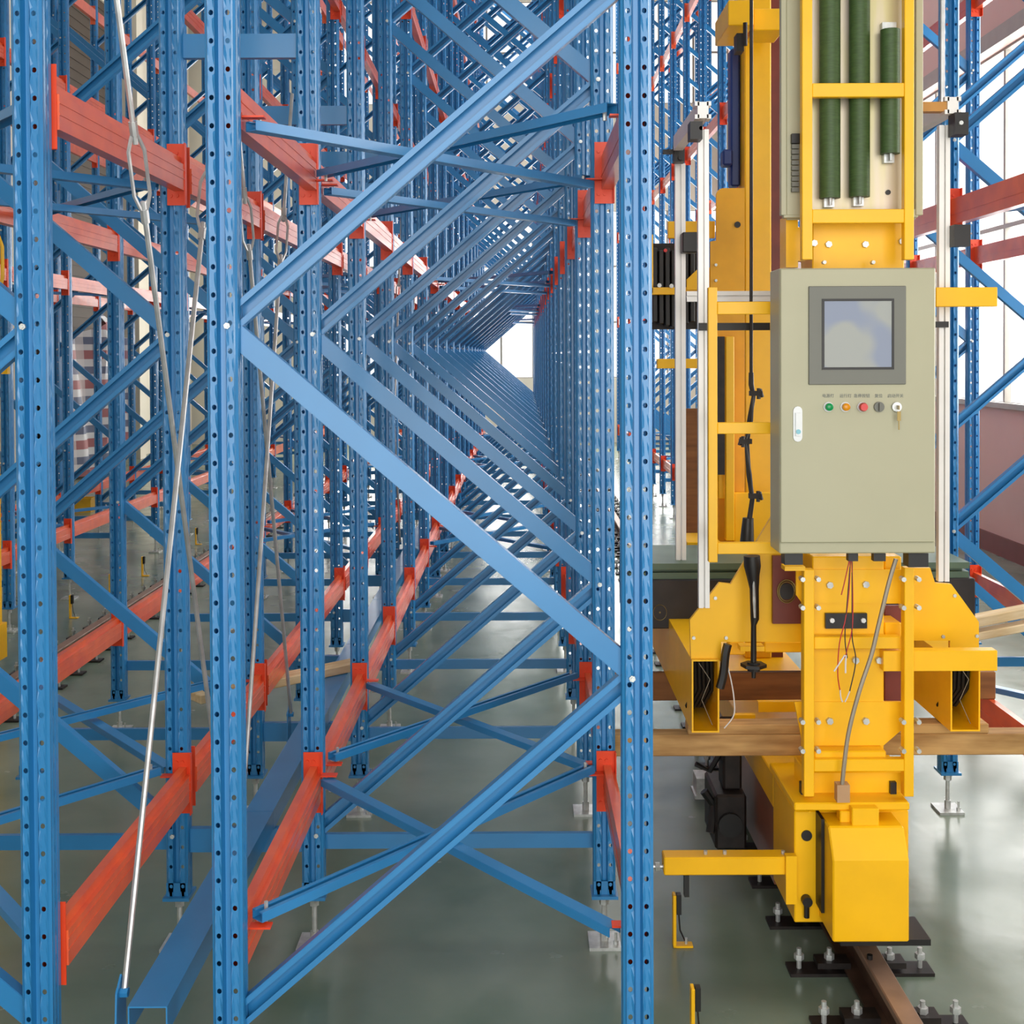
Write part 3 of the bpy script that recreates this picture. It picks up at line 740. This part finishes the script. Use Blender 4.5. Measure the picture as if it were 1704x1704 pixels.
# aluminium profiles
def profile(px, yb, Y, wpx, ztop, nm='aluminium_profile'):
    x0, z0 = at(px, yb, Y); wd = wpx * Y / F
    mb = M().box(x0, x0 + wd * 0.42, Y, Y + 0.03, z0, ztop).box(x0 + wd * 0.58, x0 + wd, Y, Y + 0.03, z0, ztop).box(x0 + wd * 0.4, x0 + wd * 0.6, Y + 0.012, Y + 0.03, z0, ztop)
    return cr(mb, nm, ALU)
profile(1163, 1012, 4.50, 18, at(1170, 215, 4.50)[1])
profile(1125, 936, 5.3, 17, at(1133, 272, 5.3)[1])
profile(1562, 968, 4.50, 18, at(1570, 208, 4.50)[1])
profile(1125, 660, 5.32, 1, at(1133, 272, 5.32)[1])
x0, z0 = at(1143, 502, 5.0); x1, z1 = at(1292, 484, 5.0)
cr(M().box(x0, x1, 5.0, 5.03, z0, z0 + (z1 - z0) * 0.42).box(x0, x1, 5.0, 5.03, z0 + (z1 - z0) * 0.58, z1).box(x0, x1, 5.012, 5.03, z0, z1), 'aluminium_profile', ALU)
# end blocks on top of the profiles
for px, py, Y in ((1170, 183, 4.44), (1586, 175, 4.44)):
    x, z = at(px, py, Y)
    e = M().box(x - 0.02, x + 0.02, Y, Y + 0.7 if px < 1400 else Y + 0.5, z - 0.03, z + 0.03)
    for dx in (-1, 1):
        for dz in (-1, 1): e.box(x + dx * 0.022 - 0.008, x + dx * 0.022 + 0.008, Y, Y + 0.06, z + dz * 0.024 - 0.008, z + dz * 0.024 + 0.008)
    o = cr(e, 'profile_rail', ALU)
    cr(M().box(x - 0.05, x - 0.005, Y - 0.02, Y + 0.05, z - 0.11, z - 0.045) if px < 1400 else M().box(x + 0.0, x + 0.05, Y - 0.02, Y + 0.05, z - 0.11, z - 0.03), 'bearing_block', BLACK, o)
    cr(M().tube([(x - 0.01, Y - 0.02, z - 0.07), (x - 0.01, Y - 0.005, z - 0.07)], 0.008, 8) if px < 1400 else M().tube([(x + 0.02, Y - 0.03, z - 0.07), (x + 0.02, Y - 0.015, z - 0.07)], 0.008, 8), 'block_screw', GALV, o)
    if px > 1400:
        cr(M().box(x - 0.11, x - 0.02, Y + 0.01, Y + 0.05, z - 0.02, z + 0.015), 'profile_arm', mat('varnished_wood_arm', (200, 140, 60), 0.5), o)
        x2, z2 = at(1573, 160, Y); cr(M().tube([(x2, Y + 0.03, z), (x2, Y + 0.03, ZHI)], 0.009, 8), 'guide_rod', ROD, o, smooth=True)
x, z = at(1133, 255, 5.25)
cr(M().box(x - 0.035, x + 0.01, 5.2, 5.26, z - 0.045, z + 0.03).box(x - 0.08, x - 0.02, 5.22, 5.25, z - 0.005, z + 0.012).tube([(x - 0.01, 5.18, z - 0.03), (x - 0.01, 5.21, z - 0.03)], 0.01, 10), 'rod_guide', BLACK)
x, z = at(1600, 392, 4.46)
cr(M().box(x - 0.03, x + 0.03, 4.45, 4.5, z - 0.04, z + 0.04), 'bearing_block', BLACK)
# clip band across
x0, z0 = at(1163, 550, 4.49); x1, z1 = at(1281, 537, 4.49)
bd = M().box(x0, x1, 4.485, 4.497, z0, z1)
cr(bd, 'cable_clip_band', BLACK)
x0, z0 = at(1556, 545, 4.49); x1, z1 = at(1578, 535, 4.49)
cr(M().box(x0, x1, 4.485, 4.497, z0, z1), 'cable_clip_band', BLACK)
# arms sticking out
cr(pb(M(), 1558, 478, 1660, 510, 4.40, 0.05), 'upper_side_arm', YELLOW, bevel=0.002)
cr(pb(M(), 1094, 597, 1172, 613, 6.0, 0.05), 'rear_side_arm', YELLOW, bevel=0.002)

# rear mast with its guide, carriage plates
YQ = 6.4
rm = M(); xa, _ = at(1240, 900, YQ); xb, _ = at(1284, 900, YQ)
rm.box(xa, xb, YQ, YQ + 0.2, 0.62, 5.0)
rear = cr(rm, 'rear_mast', YELLOW, bevel=0.006)
xc, _ = at(1304, 600, YQ)
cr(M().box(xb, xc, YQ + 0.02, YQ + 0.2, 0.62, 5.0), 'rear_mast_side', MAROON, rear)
cr(pb(pb(M(), 1212, 0, 1254, 42, 5.9, 0.4), 1254, 14, 1306, 50, 6.0, 0.25), 'upper_carriage', YELLOW, bevel=0.004)
cr(pb(M(), 1226, 55, 1238, 85, 5.9, 0.08).tube([(at(1240, 60, 5.88)[0], 5.88, at(1240, 76, 5.88)[1]), (at(1240, 60, 5.88)[0], 5.88, at(1240, 38, 5.88)[1])], 0.011, 10), 'carriage_bolt', IRON)
cr(pb(pb(M(), 1216, 80, 1232, 310, 6.5, 0.1), 1203, 248, 1220, 275, 6.45, 0.1), 'hoist_motor', DKBLUE, bevel=0.01)
# lift carriage plate with rounded corner
cp = []
for a in range(90, 181, 15): cp.append((1204 + 12 * math.cos(R(a)), 325 - 12 * math.sin(R(a))))
plt = M(); pp(plt, [(1239, 313)] + cp + [(1192, 400), (1182, 402), (1182, 478), (1182, 930), (1239, 930)], 6.2, 0.02)
crg = cr(plt, 'lift_carriage_plate', mat('crane_yellow_lift_plate', (236, 168, 6), 0.45), None)
x, z = at(1227, 374, 6.2)
cr(M().tube([(x, 6.192, z), (x, 6.2, z)], 0.016, 16), 'plate_hole', BLACK, crg)
cr(bolts([(1191, 441), (1191, 467)], 6.2, 0.008, 0.012), 'plate_screw', GALV, crg)
# lift carriage uprights and foot
lc = M()
pb(lc, 1208, 560, 1222, 900, 6.1, 0.05); pb(lc, 1222, 820, 1290, 925, 6.14, 0.03); pb(lc, 1196, 560, 1206, 830, 6.15, 0.04)
pb(lc, 1143, 902, 1200, 930, 5.8, 0.3)
cr(lc, 'lift_carriage_frame', YELLOW, bevel=0.003)
cr(pb(M(), 1194, 560, 1206, 790, 6.05, 0.03), 'carriage_roller_guide', IRON)
# board standing behind
cr(pb(M(), 1141, 680, 1163, 915, 6.3, 0.03), 'carriage_side_board', WOODD)

# cable drum / drag chain left of the masts
dg = M()
for i in range(7):
    x0, z1 = at(1086 + i * 10.4, 412 + (i % 2) * 4, 6.3); x1, _ = at(1094 + i * 10.4, 412, 6.3); z0 = at(1086, 545 - abs(i - 3) * 3, 6.3)[1]
    dg.box(x0, x1, 6.3, 6.42, z0, z1)
dr_ = cr(dg, 'drag_chain', BLACK, bevel=0.004)
cr(pb(M(), 1084, 405, 1160, 548, 6.42, 0.02), 'drag_chain_back', IRON, dr_)
cr(pb(pb(pb(M(), 1084, 478, 1182, 490, 6.24, 0.05), 1084, 390, 1087, 488, 6.24, 0.02), 1112, 368, 1190, 396, 6.26, 0.04), 'chain_bracket', YELLOW, bevel=0.002)
cr(pb(M(), 1136, 386, 1162, 420, 5.2, 0.08), 'chain_block', BLACK, bevel=0.004)
pq = M(); pp(pq, [(1143, 482), (1143, 465), (1164, 445), (1183, 445), (1183, 482)], 6.22, 0.02)
cr(pq, 'chain_gusset', YELLOW)
cr(bolts([(1097, 475), (1117, 476)], 6.24, 0.012, 0.012), 'bracket_bolt', GALV, dr_)
cr(bolts([(1107, 417)], 6.29, 0.010, 0.012), 'indicator_lamp', RED, dr_)

# wings, fork table, side channels
wg = M(); pp(wg, [(1148, 1032), (1197, 970), (1216, 972), (1290, 850), (1345, 850), (1345, 1068), (1200, 1068), (1200, 1100), (1150, 1100)], 4.52, 0.02)
wl = cr(wg, 'wing_plate', YELLOW)
cr(bolts([(1190, 995), (1154, 1061), (1208, 1061)], 4.52, 0.007, 0.008), 'wing_screw', GALV, wl)
wg = M(); pp(wg, [(1498, 945), (1548, 945), (1556, 970), (1583, 972), (1629, 1035), (1629, 1100), (1581, 1100), (1581, 1066), (1498, 1066)], 4.52, 0.02)
wr = cr(wg, 'wing_plate', YELLOW)
cr(bolts([(1588, 991), (1569, 1059), (1625, 1058)], 4.52, 0.007, 0.008), 'wing_screw', GALV, wr)
for x0, x1, y0, y1, nm in ((1151, 1197, 1098, 1219, 'a'), (1582, 1631, 1098, 1217, 'b')):
    xa, z1 = at(x0, y0, 4.5); xb, z0 = at(x1, y1, 4.5)
    ch = cr(M().frame(xa, xb, 4.5, 6.35, z0, z1, 0.006), 'side_channel', YELLOW)
    cb = M()
    for i in range(5):
        u = xa + (xb - xa) * (0.2 + 0.15 * i)
        cb.tube([(u, 4.56, z1 - 0.012), (u + 0.01, 4.6, (z0 + z1) / 2), (u - 0.02, 4.64, z0 + 0.06), (u - 0.01 * i, 4.7 + 0.03 * i, z0 + 0.02), (u, 5.4, z0 + 0.025)], 0.008, 6)
    cr(cb, 'cable_bundle', BLACK, ch, smooth=True)
    xm = (xa + xb) / 2
    cr(M().tube([(xm - 0.02, 4.53, z1 - 0.02), (xm + 0.02, 4.52, z1 - 0.08), (xm - 0.01, 4.53, z1 - 0.16), (xm + 0.03, 4.53, z0 + 0.02)], 0.0014, 6), 'thin_cable', WIREG, ch, smooth=True)
xa, z1 = at(1080, 965, 5.2); xb, z0 = at(1623, 1044, 5.2); xa = 0.47
cr(M().box(xa, xb, 5.2, 5.75, z0, z1), 'fork_table', FORK, bevel=0.004)
zg = at(1000, 938, 5.22)[1]
cr(M().box(xa, xb - 0.02, 5.22, 5.72, z1, z1 + (zg - z1) * 0.4).box(xa, xb - 0.02, 5.215, 5.72, z1 + (zg - z1) * 0.6, zg).box(xa + 0.02, xb - 0.04, 5.25, 5.7, z1 + 0.001, zg - 0.003), 'fork_rail', FORKG)
x, z = at(1098, 1019, 5.2)
ring = M(); ring.tube([(x + 0.029 * math.cos(R(a)), 5.197, z + 0.034 * math.sin(R(a))) for a in range(0, 361, 20)], 0.0013, 5, caps=False).tube([(x, 5.196, z), (x, 5.2, z)], 0.004, 8)
cr(ring, 'fork_mark', BRASS)
# drive unit beside the front mast
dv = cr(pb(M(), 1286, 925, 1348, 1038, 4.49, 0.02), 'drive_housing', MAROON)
x, z = at(1309, 984, 4.485)
rg = M()
for rr in (0.036, 0.043): rg.tube([(x + rr * 0.8 * math.cos(R(a)), 4.483, z + rr * math.sin(R(a))) for a in range(0, 361, 20)], 0.0025, 6, caps=False)
cr(rg, 'bearing_ring', BRASS, dv, smooth=True)
cr(M().tube([(x, 4.482, z), (x, 4.49, z)], 0.030, 20), 'bearing_bore', BLACK, dv)
# chequered tread behind the wing
td = cr(pb(pb(M(), 1272, 1068, 1338, 1086, 4.62, 0.06), 1213, 1068, 1240, 1090, 4.62, 0.06), 'tread_plate', YELLOW, bevel=0.004)
cr(pb(pb(M(), 1262, 1168, 1334, 1185, 5.0, 0.03), 1222, 1190, 1257, 1215, 4.9, 0.03), 'lower_cross_member', YELLOW)
cr(pb(M(), 1232, 1076, 1272, 1084, 4.52, 0.06), 'connector_bracket', YELLOW)

# hoist rope with shackles and black connector hanging left of the cabinet
YW = 4.42
def P3(px, py, Y): x, z = at(px, py, Y); return (x, Y, z)
xt, _ = at(1251, 45, YW)
cr(M().tube([(xt, YW, ZHI), P3(1250, 625, YW)], 0.0065, 8), 'hoist_rope', IRON, smooth=True)
cr(M().tube([P3(1250, 620, YW), P3(1250, 640, YW), P3(1254, 660, YW), P3(1247, 700, YW), P3(1243, 740, YW), P3(1246, 790, YW), P3(1252, 830, YW), P3(1247, 865, YW)], [0.009, 0.010, 0.008, 0.009, 0.009, 0.009, 0.009, 0.010], 8), 'rope_loop', IRON, smooth=True)
cr(M().tube([P3(1253, 655, YW - 0.01), P3(1251, 700, YW - 0.01), P3(1240, 735, YW - 0.01), P3(1249, 790, YW - 0.01), P3(1252, 825, YW - 0.01)], 0.005, 6), 'rope_tail', IRON, smooth=True)
cl = M()
for px, py, s in ((1258, 655, 1), (1241, 735, -1), (1257, 826, 1)):
    x, y, z = P3(px, py, YW - 0.02)
    cl.box(x - 0.022, x + 0.022, y - 0.008, y + 0.02, z - 0.008, z + 0.010).tube([(x + s * 0.01, y, z - 0.02), (x + s * 0.01, y, z + 0.02)], 0.007, 6).tube([(x + s * 0.024, y, z - 0.013), (x + s * 0.016, y, z + 0.016)], 0.006, 6)
cr(cl, 'rope_clamp', IRON)
cr(M().tube([P3(1245, 862, YW), P3(1244, 880, YW), P3(1243, 902, YW)], [0.020, 0.023, 0.026], 12), 'rope_socket', BLACK, smooth=True)
cr(M().tube([P3(1251, 925, YW), P3(1252, 942, YW), P3(1253, 958, YW), P3(1255, 980, YW), P3(1256, 1030, YW), P3(1254, 1040, YW), P3(1254, 1100, YW), P3(1254, 1128, YW)], [0.030, 0.031, 0.024, 0.017, 0.016, 0.010, 0.011, 0.008], 12), 'cable_plug', BLACK, smooth=True)
cr(M().tube([P3(1254, 965, YW - 0.017), P3(1255, 1000, YW - 0.017), P3(1256, 1028, YW - 0.017)], [0.004, 0.006, 0.004], 8), 'plug_lever', GALV, smooth=True)
x, y, z = P3(1254, 1107, YW)
cr(M().tube([(x, y, z - 0.006), (x, y, z + 0.006)], 0.048, 6).tube([(x, y, z - 0.02), (x, y, z + 0.012)], 0.024, 10), 'plug_nut', BLACK)
# loose wires and the grey conduit in front of the lower mast
YX = 4.16
def wire(pts, r, m, nm, p=None):
    P = [Vector(P3(a, b, YX)) for a, b in pts]; Q = []
    for i in range(len(P) - 1):
        p0, p1, p2, p3 = P[max(i - 1, 0)], P[i], P[i + 1], P[min(i + 2, len(P) - 1)]
        for k in range(6):
            t = k / 6
            Q.append(0.5 * ((2 * p1) + (p2 - p0) * t + (2 * p0 - 5 * p1 + 4 * p2 - p3) * t * t + (3 * p1 - p0 - 3 * p2 + p3) * t ** 3))
    Q.append(P[-1])
    return cr(M().tube(Q, r, 6), nm, m, p, smooth=True)
wire([(1491, 930), (1479, 970), (1462, 1040), (1450, 1090), (1430, 1150), (1413, 1215), (1405, 1270), (1401, 1312)], 0.0075, WIREG, 'grey_conduit')
cr(M().box(*sorted((at(1392, 1330, YX)[0], at(1413, 1330, YX)[0])), YX - 0.01, YX + 0.03, *sorted((at(1400, 1334, YX)[1], at(1400, 1305, YX)[1]))), 'conduit_clamp', mat('brown_tape', (190, 150, 110), 0.6))
wire([(1415, 925), (1405, 970), (1400, 990)], 0.002, WIRER, 'red_wire')
wire([(1415, 925), (1413, 980), (1407, 1030), (1397, 1070), (1394, 1120), (1398, 1150)], 0.002, WIRER, 'red_wire')
wire([(1417, 925), (1419, 990), (1418, 1045), (1410, 1080), (1406, 1095)], 0.002, WIRER, 'red_wire')
wire([(1416, 925), (1410, 1000), (1406, 1060), (1410, 1095)], 0.002, BLACK, 'black_wire')
wire([(1418, 925), (1418, 1000), (1418, 1060), (1424, 1100), (1414, 1150)], 0.002, BLACK, 'black_wire')
wire([(1406, 1090), (1396, 1105), (1388, 1117)], 0.003, WIREW, 'wire_sleeve'); wire([(1408, 1090), (1407, 1105), (1407, 1120)], 0.003, WIREW, 'wire_sleeve')
wire([(1398, 1148), (1399, 1160), (1402, 1168)], 0.0025, WIREW, 'wire_sleeve'); wire([(1414, 1150), (1410, 1160), (1406, 1168)], 0.0025, WIREW, 'wire_sleeve')
YX = 4.47
wire([(1211, 1072), (1207, 1090), (1204, 1120), (1198, 1145)], 0.016, BLACK, 'corrugated_hose')
wire([(1209, 1102), (1216, 1130), (1221, 1160), (1221, 1190), (1205, 1212)], 0.0025, WIREW, 'thin_cable')

# ---------------------------------------------------------------- timbers under the crane
def px_timber(x0, y0, x1, y1, Y, dy, m, label, xa=None, xb=None):
    a, z1 = at(x0, y0, Y); b, _ = at(x1, y0, Y); _, z0 = at((x0 + x1) / 2, y1, Y)
    if xa is not None: a = xa
    if xb is not None: b = xb
    return timber('wooden_timber', label, a, b, Y, Y + dy, z0, z1, m, group=None), z0
_, zl = at(1400, 1276, 4.56)
LT = LEV[0] + BH / 2      # top of the lowest beams
print('beam top', LT, 'timber', zl)
timber('wooden_timber', 'long brown timber lying across under the crane, lowest of the stack', 0.335, 2.14, 4.606, 4.69, LT + 0.001, LT + 0.083, WOOD, group=None)
timber('wooden_timber', 'shorter timber lying on top of the long one under the crane channels', 0.64, 1.80, 4.608, 4.69, LT + 0.083, LT + 0.122, WOOD, group=None)
timber('wooden_timber', 'wide brown board lying across behind the yellow mast', 0.33, 2.12, 5.35, 5.39, LT + 0.001, LT + 0.125, WOODD, group=None)
timber('wooden_timber', 'pale plank on the right rack beams, lower of the pair', 2.0, 2.95, 6.04, 6.12, LT + 0.13, LT + 0.17, WOODL, yaw=8, pitch=-8, group=None)
timber('wooden_timber', 'pale plank on the right rack beams, upper of the pair', 2.02, 3.0, 6.06, 6.14, LT + 0.20, LT + 0.25, WOODL, yaw=10, pitch=-8, group=None)

# ---------------------------------------------------------------- things far off
tp = M(); nx, nz = 26, 22
for i in range(nx + 1):
    for j in range(nz + 1):
        u, v = i / nx, j / nz
        tp.v.append((-8.05 + 0.22 * math.sin(u * 13) * (0.4 + v * 0.3) + 0.12 * math.sin(u * 31 + v * 3), 20.2 + 4.2 * u, 0.05 + (3.05 - 0.5 * abs(math.sin(u * 4.6))) * v))
for i in range(nx):
    for j in range(nz):
        a = i * (nz + 1) + j; tp.f.append((a, a + nz + 1, a + nz + 2, a + 1))
o = tp.obj('striped_tarp', TARP, solid=0.01, smooth=True)
tag(o, 'red, blue and white striped woven tarp hanging in front of the brown door', 'tarp')
cb_ = thing('plastic_crate', 'yellow plastic crate standing on the floor near the striped tarp', 'crate', (-6.35, 17.4, 0))
M().box(-0.14, 0.14, -0.1, 0.1, 0, 0.02).box(-0.14, -0.125, -0.1, 0.1, 0.02, 0.2).box(0.125, 0.14, -0.1, 0.1, 0.02, 0.2).box(-0.125, 0.125, -0.1, -0.085, 0.02, 0.2).box(-0.125, 0.125, 0.085, 0.1, 0.02, 0.2).obj('crate_body', YCRATE, cb_)
M().box(-0.15, 0.15, -0.11, -0.1, 0.18, 0.205).box(-0.15, 0.15, 0.1, 0.11, 0.18, 0.205).obj('crate_rim', YCRATE, cb_)
# the crane of the left aisle: only its edge is in the picture
c2 = thing('stacker_crane', 'second yellow crane standing in the left aisle behind the nearest left post', 'crane', (-3.36, 7.66, 0))
M().box(-0.24, -0.05, 0, 0.2, 0.5, 4.6).obj('mast', YELLOW, c2)
M().box(-0.26, -0.04, -0.35, 0.25, 0.27, 0.5).obj('base_beam', YELLOW, c2)
M().tube([(-0.05, -0.02, 2.56), (0.04, -0.02, 2.62), (0.075, -0.02, 2.75), (0.075, -0.02, 2.95), (0.05, -0.02, 3.02)], 0.012, 8).obj('guard_rail', YELLOW, c2, smooth=True)
M().box(-0.05, 0.09, 0, 0.04, 2.14, 2.19).obj('side_arm', YELLOW, c2)
M().tube([(-0.035, -0.2, 0.265), (0.035, -0.2, 0.265)], 0.125, 24).obj('travel_wheel', IRON, c2, smooth=True)
print('beams', made, 'objects', len(bpy.data.objects))
